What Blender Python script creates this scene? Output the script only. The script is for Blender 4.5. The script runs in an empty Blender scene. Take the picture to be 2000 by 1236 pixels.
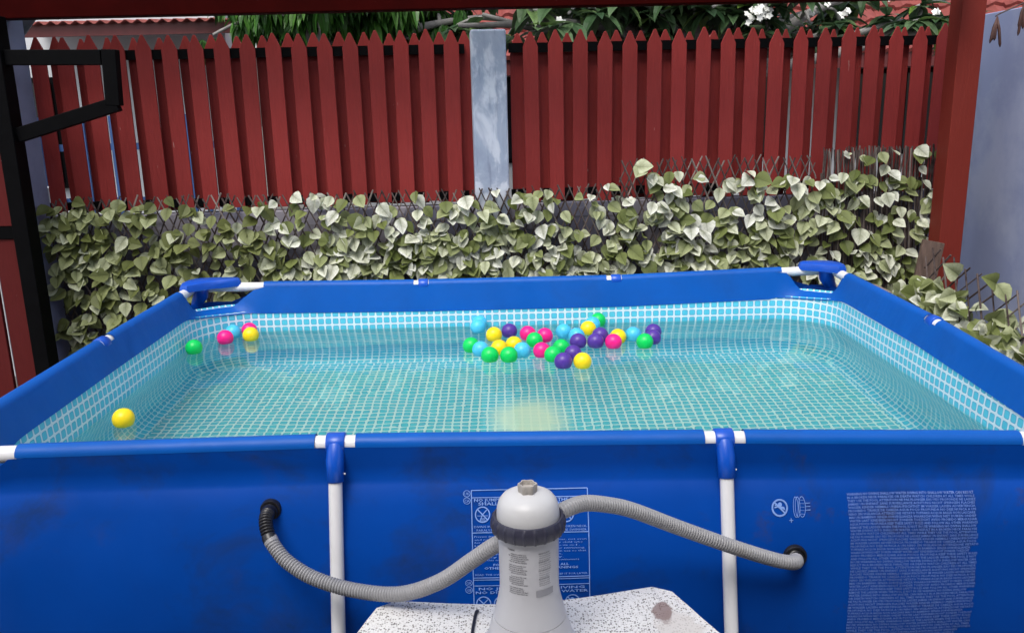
import bpy, math, random
from mathutils import Vector, Matrix
from mathutils.bvhtree import BVHTree
from math import sin, cos, pi, radians as R
random.seed(7)
scn = bpy.context.scene
col = scn.collection

# ------------------------------------------------------------------ camera
PITCH, ROLL, YAW = 0.241224, -0.0231888, -0.0059042
def cam_axis(X, U, F):
    x = X*cos(ROLL) - U*sin(ROLL); up = X*sin(ROLL) + U*cos(ROLL)
    y = F*cos(PITCH) + up*sin(PITCH); z = -F*sin(PITCH) + up*cos(PITCH)
    return Vector((x*cos(YAW) - y*sin(YAW), x*sin(YAW) + y*cos(YAW), z))
cd = bpy.data.cameras.new('camera'); cam = bpy.data.objects.new('camera', cd); col.objects.link(cam)
ax, ay, az = cam_axis(1, 0, 0), cam_axis(0, 1, 0), -cam_axis(0, 0, 1)
m = Matrix((ax, ay, az)).transposed().to_4x4(); m.translation = Vector((-0.0505, -1.9962, 1.5576))
cam.matrix_world = m
cd.sensor_width = 36; cd.lens = 36*1672.8/2000; cd.clip_start = 0.05; cd.clip_end = 500
scn.camera = cam

# ------------------------------------------------------------------ light
w = bpy.data.worlds.new('World'); scn.world = w; w.use_nodes = True
nt = w.node_tree; bg = nt.nodes['Background']
sky = nt.nodes.new('ShaderNodeTexSky'); sky.sky_type = 'NISHITA'; sky.sun_disc = False
SUN_EL, SUN_AZ = R(60), R(205)          # azimuth: 0 = +y, clockwise
sky.sun_elevation = SUN_EL; sky.sun_rotation = SUN_AZ
sky.air_density = 1.0; sky.dust_density = 3.5; sky.ozone_density = 1.0; sky.altitude = 0
hs = nt.nodes.new('ShaderNodeHueSaturation'); hs.inputs['Saturation'].default_value = .45
nt.links.new(sky.outputs[0], hs.inputs['Color']); nt.links.new(hs.outputs[0], bg.inputs[0]); bg.inputs[1].default_value = 0.12
sd = bpy.data.lights.new('sun', 'SUN'); sd.energy = .75; sd.angle = R(30); sd.color = (1, .97, .92)
sun = bpy.data.objects.new('sun', sd); col.objects.link(sun)
sv = Vector((cos(SUN_EL)*sin(SUN_AZ), cos(SUN_EL)*cos(SUN_AZ), sin(SUN_EL)))
sun.rotation_euler = sv.to_track_quat('Z', 'Y').to_euler()
scn.view_settings.view_transform = 'Standard'; scn.view_settings.look = 'None'
scn.view_settings.exposure = 1.1; scn.view_settings.gamma = 1
scn.render.engine = 'CYCLES'
cy = scn.cycles
cy.caustics_refractive = True; cy.caustics_reflective = True
cy.use_denoising = True
cy.max_bounces = 10; cy.transmission_bounces = 8; cy.transparent_max_bounces = 8; cy.diffuse_bounces = 4
cy.sample_clamp_indirect = 8; cy.blur_glossy = 0.3

# ------------------------------------------------------------------ helpers
class MB:
    def __init__(s): s.v = []; s.f = []; s.uv = []; s.has = False
    def quad(s, *p, uv=None):
        n = len(s.v); s.v += [tuple(q) for q in p]; s.f.append(tuple(range(n, n+len(p))))
        s.uv.append(uv)
    def grid(s, rows, closed=False, uvs=None, flip=False):
        n = len(s.v); C = len(rows[0])
        for r in rows: s.v += [tuple(q) for q in r]
        for i in range(len(rows)-1):
            for j in range(C if closed else C-1):
                k = (j+1) % C
                a, b, c, d = n+i*C+j, n+i*C+k, n+(i+1)*C+k, n+(i+1)*C+j
                f = (a, b, c, d)
                u = None
                if uvs:
                    u = [uvs[i][j], uvs[i][j+1] if closed else uvs[i][k], uvs[i+1][j+1] if closed else uvs[i+1][k], uvs[i+1][j]]
                if flip: f = f[::-1]; u = u[::-1] if u else None
                s.f.append(f); s.uv.append(u)
    def box(s, x0, x1, y0, y1, z0, z1, M=None):
        P = [Vector((x, y, z)) for z in (z0, z1) for y in (y0, y1) for x in (x0, x1)]
        if M is not None: P = [M @ q for q in P]
        n = len(s.v); s.v += [tuple(q) for q in P]
        for f in ((0, 2, 3, 1), (4, 5, 7, 6), (0, 1, 5, 4), (1, 3, 7, 5), (3, 2, 6, 7), (2, 0, 4, 6)):
            s.f.append(tuple(n+i for i in f)); s.uv.append(None)
    def prism(s, poly, z0, z1, M=None, bev=0):
        # poly: list of xy (ccw); optional bevel ring
        lay = [(z0, 0), (z1-bev, 0)] + ([(z1-bev*.3, bev*.3), (z1, bev)] if bev else [(z1, 0)])
        if not bev: lay = lay[:1] + lay[2:]
        c = Vector((sum(p[0] for p in poly)/len(poly), sum(p[1] for p in poly)/len(poly)))
        n = len(s.v); N = len(poly)
        for z, e in lay:
            for p in poly:
                q = Vector(p); d = c-q
                if e: q = q + d.normalized()*e
                v = Vector((q.x, q.y, z))
                if M is not None: v = M @ v
                s.v.append(tuple(v))
        for i in range(len(lay)-1):
            for j in range(N):
                k = (j+1) % N
                s.f.append((n+i*N+j, n+i*N+k, n+(i+1)*N+k, n+(i+1)*N+j)); s.uv.append(None)
        s.f.append(tuple(n+j for j in range(N))[::-1]); s.uv.append(None)
        s.f.append(tuple(n+(len(lay)-1)*N+j for j in range(N))); s.uv.append(None)
    def tube(s, pts, rad, n=8, caps=True):
        pts = [Vector(p) for p in pts]
        if not hasattr(rad, '__len__'): rad = [rad]*len(pts)
        t = (pts[1]-pts[0]).normalized()
        a = t.orthogonal().normalized()
        base = len(s.v)
        for i, p in enumerate(pts):
            if i: 
                t2 = (pts[min(i+1, len(pts)-1)]-pts[i-1]).normalized()
                a = (a - t2*a.dot(t2)).normalized(); t = t2
            b = t.cross(a)
            for j in range(n):
                g = 2*pi*j/n
                s.v.append(tuple(p + (a*cos(g)+b*sin(g))*rad[i]))
        for i in range(len(pts)-1):
            for j in range(n):
                k = (j+1) % n
                s.f.append((base+i*n+j, base+i*n+k, base+(i+1)*n+k, base+(i+1)*n+j)); s.uv.append(None)
        if caps:
            s.f.append(tuple(base+j for j in range(n))[::-1]); s.uv.append(None)
            L = base+(len(pts)-1)*n; s.f.append(tuple(L+j for j in range(n))); s.uv.append(None)
    def lathe(s, prof, c=(0, 0, 0), n=48, mod=None, caps=True):
        base = len(s.v); c = Vector(c)
        for i, (r, z) in enumerate(prof):
            for j in range(n):
                g = 2*pi*j/n; rr = r*(mod(g, i) if mod else 1)
                s.v.append((c.x+rr*cos(g), c.y+rr*sin(g), c.z+z))
        for i in range(len(prof)-1):
            for j in range(n):
                k = (j+1) % n
                s.f.append((base+i*n+j, base+i*n+k, base+(i+1)*n+k, base+(i+1)*n+j)); s.uv.append(None)
        if caps:
            s.f.append(tuple(base+j for j in range(n))[::-1]); s.uv.append(None)
            L = base+(len(prof)-1)*n; s.f.append(tuple(L+j for j in range(n))); s.uv.append(None)
    def build(s, name, mat, parent=None, smooth=False, angle=None, bevel=0):
        me = bpy.data.meshes.new(name); me.from_pydata(s.v, [], s.f)
        if any(u is not None for u in s.uv):
            ul = me.uv_layers.new(name='UVMap'); k = 0
            for f, u in zip(me.polygons, s.uv):
                for i in range(len(f.vertices)):
                    if u: ul.data[k].uv = u[i]
                    k += 1
        me.materials.append(mat)
        if smooth:
            for p in me.polygons: p.use_smooth = True
            if angle: 
                try: me.set_sharp_from_angle(angle=R(angle))
                except Exception: pass
        o = bpy.data.objects.new(name, me); col.objects.link(o)
        if bevel:
            b = o.modifiers.new('bevel', 'BEVEL'); b.width = bevel; b.segments = 2; b.limit_method = 'ANGLE'
        if parent: o.parent = parent
        return o
def tag(o, label=None, cat=None, group=None, kind=None):
    if label: o['label'] = label
    if cat: o['category'] = cat
    if group: o['group'] = group
    if kind: o['kind'] = kind
    return o
def empty(name, label, cat, group=None, loc=(0, 0, 0)):
    o = bpy.data.objects.new(name, None); col.objects.link(o); o.location = loc; o.empty_display_size = .1
    return tag(o, label, cat, group)
def rehome(root, loc):
    # put a thing's empty at its base, children keep their place
    loc = Vector(loc); root.location = loc
    for ch in root.children: ch.location = ch.location - loc
def smooth_path(P, n=10):
    P = [Vector(p) for p in P]; out = []
    for i in range(len(P)-1):
        p0 = P[max(i-1, 0)]; p1 = P[i]; p2 = P[i+1]; p3 = P[min(i+2, len(P)-1)]
        for k in range(n):
            t = k/n
            out.append(.5*((2*p1)+(p2-p0)*t+(2*p0-5*p1+4*p2-p3)*t*t+(3*p1-p0-3*p2+p3)*t**3))
    out.append(P[-1]); return out

# ------------------------------------------------------------------ materials
class NM:
    def __init__(s, name):
        s.m = bpy.data.materials.new(name); s.m.use_nodes = True; s.t = s.m.node_tree
        s.b = s.t.nodes['Principled BSDF']; s.out = s.t.nodes['Material Output']
    def n(s, typ, **kw):
        x = s.t.nodes.new('ShaderNode'+typ)
        for k, v in kw.items():
            if k.startswith('i_'):
                key = k[2:]; key = int(key) if key.isdigit() else key.replace('_', ' ')
                if hasattr(v, 'is_output'): s.t.links.new(v, x.inputs[key])
                else: x.inputs[key].default_value = v
            else: setattr(x, k, v)
        return x
    def l(s, a, b): s.t.links.new(a, b)
    def co(s, kind='Object'): return s.n('TexCoord').outputs[kind]
    def noise(s, scale, detail=4, rough=.55, vec=None, sc=None, dist=0):
        v = vec or s.co()
        if sc: v = s.n('Mapping', i_Vector=v, i_Scale=sc).outputs[0]
        return s.n('TexNoise', i_Vector=v, i_Scale=scale, i_Detail=detail, i_Roughness=rough, i_Distortion=dist).outputs[0]
    def ramp(s, fac, stops, interp='LINEAR'):
        r = s.n('ValToRGB', i_Fac=fac); cr = r.color_ramp; cr.interpolation = interp
        while len(cr.elements) < len(stops): cr.elements.new(.5)
        for e, (p, c) in zip(cr.elements, stops):
            e.position = p; e.color = (c, c, c, 1) if not hasattr(c, '__len__') else (*c, 1)
        return r.outputs[0]
    def mix(s, fac, a, b, mode='MIX'):
        x = s.n('Mix', data_type='RGBA', blend_type=mode)
        for inp, v in ((x.inputs[0], fac), (x.inputs[6], a), (x.inputs[7], b)):
            if hasattr(v, 'is_output'): s.l(v, inp)
            elif hasattr(v, '__len__'): inp.default_value = (*v, 1) if len(v) == 3 else v
            else: inp.default_value = v
        return x.outputs[2]
    def math(s, op, a, b=None, c=None):
        x = s.n('Math', operation=op)
        for i, v in enumerate((a, b, c)):
            if v is None: continue
            if hasattr(v, 'is_output'): s.l(v, x.inputs[i])
            else: x.inputs[i].default_value = v
        return x.outputs[0]
    def bump(s, h, strength=.3, dist=.002):
        b = s.n('Bump', i_Strength=strength, i_Distance=dist, i_Height=h); s.l(b.outputs[0], s.b.inputs['Normal']); return b
    def base(s, c):
        if hasattr(c, 'is_output'): s.l(c, s.b.inputs['Base Color'])
        else: s.b.inputs['Base Color'].default_value = (*c, 1)
    def set(s, **kw):
        for k, v in kw.items():
            k = k.replace('_', ' ')
            if hasattr(v, 'is_output'): s.l(v, s.b.inputs[k])
            else: s.b.inputs[k].default_value = v
def simple(name, c, rough=.5, var=.25, scale=8, bump=.15, bscale=120, spec=.5, sc=None, dirt=None, bd=.001):
    m = NM(name); n = m.noise(scale, 5, .6, sc=sc)
    d = tuple(x*(1-var) for x in c); e = tuple(min(1, x*(1+var)) for x in c)
    cc = m.ramp(n, [(.3, d), (.7, e)])
    if dirt:
        n2 = m.noise(dirt[1], 6, .65)
        cc = m.mix(m.ramp(n2, [(dirt[2], 0.0), (dirt[2]+.15, dirt[3])]), cc, dirt[0])
    m.base(cc); m.set(Roughness=rough, Specular_IOR_Level=spec)
    if bump: m.bump(m.noise(bscale, 3, .6, sc=sc), bump, bd)
    return m.m

def wood_paint(name, c, var=.15):
    m = NM(name); oi = m.n('ObjectInfo').outputs['Random']
    geo = m.n('NewGeometry').outputs['Random Per Island']
    v = m.n('VectorMath', operation='ADD', i_0=m.co(), i_1=m.n('CombineXYZ', i_X=m.math('MULTIPLY', oi, 17.0), i_Z=m.math('MULTIPLY', oi, 31.0)).outputs[0]).outputs[0]
    g = m.noise(9, 6, .62, vec=v, sc=(14, 14, 1.1), dist=.8)
    g2 = m.noise(3, 3, .5, vec=v)
    d = tuple(x*(1-var) for x in c); e = tuple(min(1, x*(1+var)) for x in c)
    cc = m.ramp(g, [(.25, d), (.75, e)])
    cc = m.mix(m.ramp(g2, [(.35, 0.0), (.75, .35)]), cc, tuple(x*1.25+.01 for x in c))
    hsv = m.n('HueSaturation', i_Color=cc, i_Value=m.math('MULTIPLY_ADD', oi, .28, .86)).outputs[0]
    # chips and scratches
    s = m.noise(30, 2, .5, vec=v, sc=(3, 3, .35))
    hsv = m.mix(m.ramp(s, [(.77, 0.0), (.8, .7)]), hsv, (.42, .30, .27))
    m.base(hsv); m.set(Roughness=.6, Specular_IOR_Level=.14); m.bump(g, .55, .0025)
    return m.m
M_picket = wood_paint('red_painted_wood', (.225, .027, .025))
M_gateboard = wood_paint('shaded_red_gate_board', (.085, .009, .009))  # shadow over the red gate boards is put into this colour
M_redpost = wood_paint('red_painted_steel', (.16, .02, .013), .1)
M_beam = simple('shaded_maroon_paint', (.026, .0008, .0006), .7, .2, 5, .1, 60, .03)  # the beam's shade is put into its base colour
M_black = simple('black_painted_steel', (.002, .002, .0025), .6, .3, 12, .1, 60, .06)
M_wallgrey = simple('blue_grey_render', (.22, .235, .34), .85, .16, 3, .35, 70, .2, dirt=((.12, .12, .16), 2.2, .55, .6))
M_sidewall = simple('blue_grey_plaster', (.275, .32, .50), .8, .10, 1.6, .3, 50, .25, sc=(1, 1, .5), dirt=((.42, .46, .60), 1.3, .5, .6))

# concrete post with patchy limewash
m = NM('weathered_blue_concrete')
n1 = m.noise(4.5, 5, .6, sc=(1, 1, .55), dist=.6)
c = m.ramp(n1, [(.42, (.27, .32, .43)), (.51, (.33, .38, .49)), (.56, (.54, .58, .67)), (.72, (.66, .69, .75))])
n2 = m.noise(7, 4, .6, sc=(4, 4, .5)); c = m.mix(m.ramp(n2, [(.60, 0.0), (.72, .55)]), c, (.13, .15, .22))
m.base(c); m.set(Roughness=.85); m.bump(m.noise(60, 4, .6), .4, .003); M_postblue = m.m

# low block wall: courses with mortar, patches of paler render
m = NM('block_wall')
v = m.n('Mapping', i_Vector=m.co(), i_Rotation=(R(90), 0, 0)).outputs[0]
br = m.n('TexBrick', i_Vector=v, i_Scale=1.0, i_Mortar_Size=.006, i_Mortar_Smooth=.3, i_Brick_Width=.39, i_Row_Height=.19,
         i_Color1=(.125, .125, .17, 1), i_Color2=(.085, .085, .125, 1), i_Mortar=(.07, .07, .09, 1))
c = m.mix(m.ramp(m.noise(2.6, 5, .6), [(.50, 0.0), (.56, .9)]), br.outputs[0], (.30, .28, .32))
m.base(c); m.set(Roughness=.9); m.bump(m.mix(.5, br.outputs[1], m.noise(80, 4, .6)), .5, .004); M_block = m.m

# pool vinyl, outside
def vinyl(name, c, dirt=.0, rough=.33, spec=.22):
    m = NM(name)
    n = m.noise(2.5, 5, .6); cc = m.ramp(n, [(.3, tuple(x*.9 for x in c)), (.7, tuple(min(1, x*1.12) for x in c))])
    d = m.noise(3.2, 6, .65, dist=.4)
    cc = m.mix(m.ramp(d, [(.53, 0.0), (.68, .12+dirt*1.5)]), cc, (.012, .028, .085))
    d2 = m.noise(6.5, 6, .7); ox = m.n('SeparateXYZ', i_Vector=m.co()).outputs[0]; cc = m.mix(m.math('MULTIPLY', m.ramp(ox, [(.3, .25), (.75, 1.0)]), m.ramp(d2, [(.58, 0.0), (.70, dirt*1.6)])), cc, (.045, .035, .04))
    m.base(cc); m.set(Roughness=m.ramp(d, [(.3, rough), (.7, rough+.2)]), Specular_IOR_Level=spec)
    wr = m.noise(5, 3, .5, sc=(1, 1, .35)); we = m.noise(600, 1, .5)
    b1 = m.n('Bump', i_Strength=.35, i_Distance=.02, i_Height=wr)
    b2 = m.n('Bump', i_Strength=.12, i_Distance=.0005, i_Height=we, i_Normal=b1.outputs[0]); m.l(b2.outputs[0], m.b.inputs['Normal'])
    return m.m
M_vinyl = vinyl('blue_pool_vinyl', (.0005, .052, .32), .35, .4, .09)
M_band = vinyl('blue_sleeve_vinyl', (.001, .086, .40), .0)
M_bluepl = simple('blue_plastic', (.003, .075, .48), .30, .08, 5, .02, 100, .5)
M_white = simple('white_coated_steel', (.74, .74, .76), .3, .04, 6, .03, 60, .5, dirt=((.35, .33, .28), 14, .68, .5))

# liner with printed grid
m = NM('mosaic_liner')
uv = m.n('UVMap').outputs[0]
sep = m.n('SeparateXYZ', i_Vector=uv)
def cellax(o):
    f = m.math('FRACT', o); return m.math('ABSOLUTE', m.math('SUBTRACT', f, .5)), f
du, fu = cellax(sep.outputs[0]); dv, fv = cellax(sep.outputs[1])
# rounded square distance
p4 = m.math('POWER', m.math('ADD', m.math('POWER', du, 5.0), m.math('POWER', dv, 5.0)), .2)
line = m.ramp(p4, [(.375, 0.0), (.405, 1.0)])
inner = m.ramp(p4, [(.30, 0.0), (.37, 1.0)])
cn = m.noise(30, 3, .6, vec=uv)
cell = m.ramp(m.noise(.35, 2, .5, vec=uv), [(.3, (.08, .51, .70)), (.7, (.11, .57, .74))])
cell = m.mix(m.math('MULTIPLY', inner, .75), cell, (.015, .25, .50))
lc = m.mix(m.ramp(cn, [(.3, 0.0), (.7, .3)]), (.68, .79, .86), (.60, .73, .83))
c = m.mix(line, cell, lc)
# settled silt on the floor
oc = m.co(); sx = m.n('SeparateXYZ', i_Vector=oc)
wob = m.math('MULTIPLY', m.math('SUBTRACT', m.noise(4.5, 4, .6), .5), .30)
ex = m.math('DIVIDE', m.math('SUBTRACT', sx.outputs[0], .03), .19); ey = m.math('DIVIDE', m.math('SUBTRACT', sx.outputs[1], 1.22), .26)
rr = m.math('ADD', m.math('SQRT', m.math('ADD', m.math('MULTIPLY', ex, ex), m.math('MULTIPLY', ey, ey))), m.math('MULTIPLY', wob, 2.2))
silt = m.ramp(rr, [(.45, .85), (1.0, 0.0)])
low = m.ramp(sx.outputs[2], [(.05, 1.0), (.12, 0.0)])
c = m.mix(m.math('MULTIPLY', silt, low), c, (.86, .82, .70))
m.base(c); m.set(Roughness=.4, Specular_IOR_Level=.3)
m.bump(m.noise(3.2, 3, .5), .5, .02); M_liner = m.m

# water
m = NM('water'); m.t.nodes.remove(m.b)
def wave(sc, d, st, dist, nrm=None):
    nz = m.noise(sc, d, .5, dist=.5)
    b = m.n('Bump', i_Strength=st, i_Distance=dist, i_Height=nz)
    if nrm: m.l(nrm, b.inputs['Normal'])
    return b.outputs[0]
nr = wave(1.8, 1, .4, .012); nr = wave(8, 2, .35, .0030, nr)
fr = m.n('Fresnel', i_IOR=1.33, i_Normal=nr)
gl = m.n('BsdfGlossy', i_Color=(1, 1, 1, 1), i_Roughness=.0, i_Normal=nr)
rf = m.n('BsdfRefraction', i_Color=(.87, 1, .89, 1), i_Roughness=0.0, i_IOR=1.33, i_Normal=nr)
mx = m.n('MixShader', i_0=fr.outputs[0], i_1=rf.outputs[0], i_2=gl.outputs[0]); m.l(mx.outputs[0], m.out.inputs[0]); M_water = m.m

# plastics
M_pump = simple('pump_grey_plastic', (.50, .50, .53), .42, .05, 4, .05, 200, .45)
M_dome = simple('pump_white_plastic', (.56, .56, .57), .38, .04, 4, .03, 200, .45)
M_collar = simple('charcoal_plastic', (.032, .032, .055), .40, .15, 8, .05, 100, .5)
M_knob = simple('knob_plastic', (.42, .39, .36), .5, .15, 25, .05, 100, .4)
M_hose = simple('hose_plastic', (.28, .28, .295), .42, .06, 6, .03, 100, .4, dirt=((.22, .19, .15), 7, .6, .35))
M_blackpl = simple('black_plastic', (.010, .010, .013), .35, .1, 8, 0)
M_ink = simple('white_print', (.20, .34, .74), .5, .15, 20, 0)
M_inkdark = simple('grey_print', (.05, .05, .06), .6, .1, 20, 0)
M_inkmid = simple('pale_grey_print', (.30, .30, .33), .6, .1, 20, 0)

# terrazzo
m = NM('terrazzo')
v1 = m.n('TexVoronoi', i_Vector=m.co(), i_Scale=190.0, feature='F1'); 
chipc = m.n('SeparateColor', i_0=v1.outputs['Color'])
ch = m.math('MULTIPLY', m.math('LESS_THAN', chipc.outputs[0], .50), m.math('LESS_THAN', v1.outputs['Distance'], .42))
v2 = m.n('TexVoronoi', i_Vector=m.co(), i_Scale=420.0)
c2 = m.n('SeparateColor', i_0=v2.outputs['Color'])
ch2 = m.math('MULTIPLY', m.math('LESS_THAN', c2.outputs[0], .35), m.math('LESS_THAN', v2.outputs['Distance'], .45))
bs = m.ramp(m.noise(6, 4, .6), [(.3, (.72, .71, .69)), (.7, (.83, .82, .80))])
c = m.mix(m.math('MULTIPLY', ch2, .55), bs, (.32, .29, .26))
c = m.mix(m.math('MULTIPLY', ch, .9), c, m.ramp(chipc.outputs[1], [(0, (.05, .045, .04)), (.6, (.15, .13, .11)), (1, (.33, .28, .24))]))
sx = m.n('SeparateXYZ', i_Vector=m.co())
def blot(cx, cy_, rx, ry, amp):
    ex = m.math('DIVIDE', m.math('SUBTRACT', sx.outputs[0], cx), rx); ey = m.math('DIVIDE', m.math('SUBTRACT', sx.outputs[1], cy_), ry)
    r_ = m.math('SQRT', m.math('ADD', m.math('MULTIPLY', ex, ex), m.math('MULTIPLY', ey, ey)))
    r_ = m.math('ADD', r_, m.math('MULTIPLY', m.math('SUBTRACT', m.noise(22, 5, .65), .5), amp))
    return m.ramp(r_, [(.8, 1.0), (1.0, 0.0)])
c = m.mix(m.math('MULTIPLY', blot(.30, -.36, .055, .055, 1.6), .75), c, (.62, .58, .54))
c = m.mix(m.math('MULTIPLY', blot(.278, -.315, .022, .045, 1.4), .8), c, (.20, .12, .10))
m.base(c); m.set(Roughness=.5); m.bump(m.noise(150, 3, .6), .15, .001); M_terrazzo = m.m

# leaves
def leafmat(name, stops, trans=.25, rough=.5, vein=.35):
    m = NM(name)
    rnd = m.n('NewGeometry').outputs['Random Per Island']
    c = m.ramp(rnd, stops)
    c = m.mix(m.ramp(m.noise(26, 3, .6), [(.42, 0.0), (.68, .40)]), c, tuple(.5*a+.5*b for a, b in zip(stops[0][1], stops[1][1])))
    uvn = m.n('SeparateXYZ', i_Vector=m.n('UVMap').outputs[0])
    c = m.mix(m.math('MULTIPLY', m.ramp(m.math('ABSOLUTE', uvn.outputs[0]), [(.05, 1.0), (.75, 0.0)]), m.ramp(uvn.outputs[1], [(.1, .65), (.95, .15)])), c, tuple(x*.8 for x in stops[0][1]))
    rib = m.ramp(m.math('ABSOLUTE', uvn.outputs[0]), [(.0, vein), (.09, 0.0)])
    vv = m.math('ADD', uvn.outputs[1], m.math('MULTIPLY', m.math('ABSOLUTE', uvn.outputs[0]), -.35))
    side = m.math('ABSOLUTE', m.math('SUBTRACT', m.math('FRACT', m.math('MULTIPLY', vv, 6.0)), .5))
    side = m.ramp(side, [(.0, vein*.6), (.12, 0.0)])
    c = m.mix(m.math('MAXIMUM', rib, side), c, tuple(x*.45 for x in stops[0][1]))
    m.base(c); m.set(Roughness=rough, Specular_IOR_Level=.3)
    if trans:
        tr = m.n('BsdfTranslucent', i_Color=c); mx = m.n('MixShader', i_0=trans, i_1=m.b.outputs[0], i_2=tr.outputs[0])
        m.l(mx.outputs[0], m.out.inputs[0])
    return m.m
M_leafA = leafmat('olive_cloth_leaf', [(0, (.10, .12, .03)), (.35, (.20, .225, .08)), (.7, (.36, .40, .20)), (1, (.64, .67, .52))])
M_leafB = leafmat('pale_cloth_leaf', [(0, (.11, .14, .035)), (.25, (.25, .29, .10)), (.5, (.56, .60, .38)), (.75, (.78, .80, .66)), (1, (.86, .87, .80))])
M_stick = simple('willow_stick', (.105, .08, .072), .8, .4, 30, .3, 120, .2)
sm_ = NM('willow_lattice_stick'); sm_.base(sm_.mix(sm_.ramp(sm_.noise(40, 3, .6), [(.4, 0.0), (.7, .5)]), sm_.ramp(sm_.n('NewGeometry').outputs['Random Per Island'], [(0, (.03, .02, .02)), (.6, (.09, .065, .06)), (1, (.30, .26, .23))]), (.16, .13, .12))); sm_.set(Roughness=.85, Specular_IOR_Level=.2); M_stick = sm_.m
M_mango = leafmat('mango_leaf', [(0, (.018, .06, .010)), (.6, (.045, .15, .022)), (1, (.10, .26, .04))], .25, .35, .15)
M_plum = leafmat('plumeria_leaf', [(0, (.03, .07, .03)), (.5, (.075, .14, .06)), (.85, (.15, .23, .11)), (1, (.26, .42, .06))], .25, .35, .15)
M_bark = simple('grey_bark', (.27, .26, .25), .85, .3, 14, .4, 60, .2)
M_flower = simple('white_petal', (.85, .85, .80), .5, .03, 5, 0)
M_tile = simple('red_roof_tile', (.235, .058, .05), .7, .22, 6, .3, 60, .25, dirt=((.10, .04, .04), 5, .55, .5))
M_whitewall = simple('white_house_render', (.60, .61, .63), .8, .06, 2, .2, 40, .2)
M_fascia = simple('unseen_porch_dark_red', (.10, .012, .012), .5, .15, 5, .1)
M_glass = simple('dark_window_glass', (.012, .014, .018), .12, .1, 3, 0)
M_ground = simple('concrete_ground', (.16, .15, .135), .9, .25, 1.5, .4, 60, .2, dirt=((.06, .05, .04), 3, .5, .6))
M_plank = simple('weathered_plank', (.11, .075, .06), .85, .4, 9, .5, 40, .2, sc=(6, 6, .8))
M_blue = simple('blue_gate_paint', (.03, .08, .22), .5, .1, 5, .05)
M_pod = simple('dried_pod', (.06, .022, .015), .6, .3, 20, .2)
def ballmat(name, c):
    m = NM(name)
    m.base(m.ramp(m.noise(6, 3, .5), [(.3, tuple(x*.93 for x in c)), (.7, c)]))
    m.set(Roughness=.33, Specular_IOR_Level=.4, Subsurface_Weight=.25, Subsurface_Scale=.02, Subsurface_Radius=(1, 1, 1))
    m.bump(m.noise(60, 2, .5), .05, .001); return m.m
BALL = dict(g=ballmat('green_ball_plastic', (.0, .60, .11)), c=ballmat('sky_blue_ball_plastic', (.07, .52, .80)), p=ballmat('pink_ball_plastic', (.90, .012, .24)),
            y=ballmat('yellow_ball_plastic', (.93, .68, .01)), v=ballmat('purple_ball_plastic', (.085, .035, .30)))

# ------------------------------------------------------------------ ground
g = MB(); g.quad((-60, -30, 0), (60, -30, 0), (60, 90, 0), (-60, 90, 0)); tag(g.build('ground', M_ground), kind='structure', label='stained concrete ground of the yard')
mb = MB(); mb.box(-5, 4, -6.5, -2.0, 2.7, 2.8); tag(mb.build('unseen_porch_roof', M_fascia), 'dark flat porch roof out of view, added over the camera side to dim the foreground', 'roof')  # unseen roof, added to cut the light on the foreground
mb = MB(); mb.box(-5, 4, -5.2, -5.0, 0, 2.7); tag(mb.build('unseen_house_wall', M_fascia), 'dark house wall out of view, added behind the porch to dim the foreground', 'wall')  # unseen wall, added with the roof to keep the foreground dim

# ------------------------------------------------------------------ pool
C = [Vector((-1.507, 0.0)), Vector((1.50, 0.0)), Vector((1.50, 2.0)), Vector((-1.527, 2.0))]
ZS = [[(0, .745), (.34, .753), (.66, .738), (.91, .715), (1, .712)], [(0, .712), (.25, .735), (.5, .757), (1, .765)],
      [(0, .765), (.07, .76), (.33, .740), (.65, .741), (.9, .75), (1, .753)], [(0, .753), (.5, .753), (1, .745)]]
NX = [((C[(i+1) % 4]-C[i]).normalized()) for i in range(4)]
NI = [Vector((-d.y, d.x)) for d in NX]
LEN = [(C[(i+1) % 4]-C[i]).length for i in range(4)]
# how far from each side's start / end corner the sleeve stops
ENDS = [(.24, .28), (.20, .21), (.245, .33), (.22, .13)]
def rz(i, t):
    L = ZS[i]
    for (a, za), (b, zb) in zip(L, L[1:]):
        if t <= b: return za+(zb-za)*max(0, (t-a))/(b-a)
    return L[-1][1]
def rim(i, t):
    p = C[i].lerp(C[(i+1) % 4], t); return Vector((p.x, p.y, rz(i, t)))
NS, NA = 44, 14
def ring(d, r):
    """closed list of (x, y, rim height, cornerness, side, distance from nearest corner)"""
    out = []
    for i in range(4):
        a = C[i] + NI[i]*d + NX[i]*d; b = C[(i+1) % 4] + NI[i]*d - NX[i]*d
        L = (b-a).length; rr = min(r, L/2-.004)
        for k in range(NS+1):
            t = k/NS; e = rr + (L-2*rr)*t; p = a + NX[i]*e
            tt = (e+d)/LEN[i]; tt = min(1, max(0, tt))
            ds, de = tt*LEN[i], (1-tt)*LEN[i]
            if ds < de: q = (ds, ENDS[i][0])
            else: q = (de, ENDS[i][1])
            out.append((p.x, p.y, rz(i, tt), q, i))
        j = (i+1) % 4; cen = b - NX[i]*rr + NI[i]*rr
        for k in range(1, NA):
            g_ = (pi/2)*k/NA
            p = cen - NI[i]*cos(g_)*rr + NX[i]*sin(g_)*rr
            f_ = k/NA; q = ((r+d)*(1-2*f_), ENDS[i][1]) if f_ < .5 else ((r+d)*(2*f_-1), ENDS[j][0])
            out.append((p.x, p.y, ZS[j][0][1], q, i))
    return out
def drop(q):
    e, end = q
    if e >= end: return 0
    x = 1 - e/end; x = min(1, x*1.9); return x*x*(3-2*x)
def bdep(a):
    w_ = min(1, max(0, (abs(a[1]-1)-.64)/.30)); w_ = w_*w_*(3-2*w_); return .082+.033*w_
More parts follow.
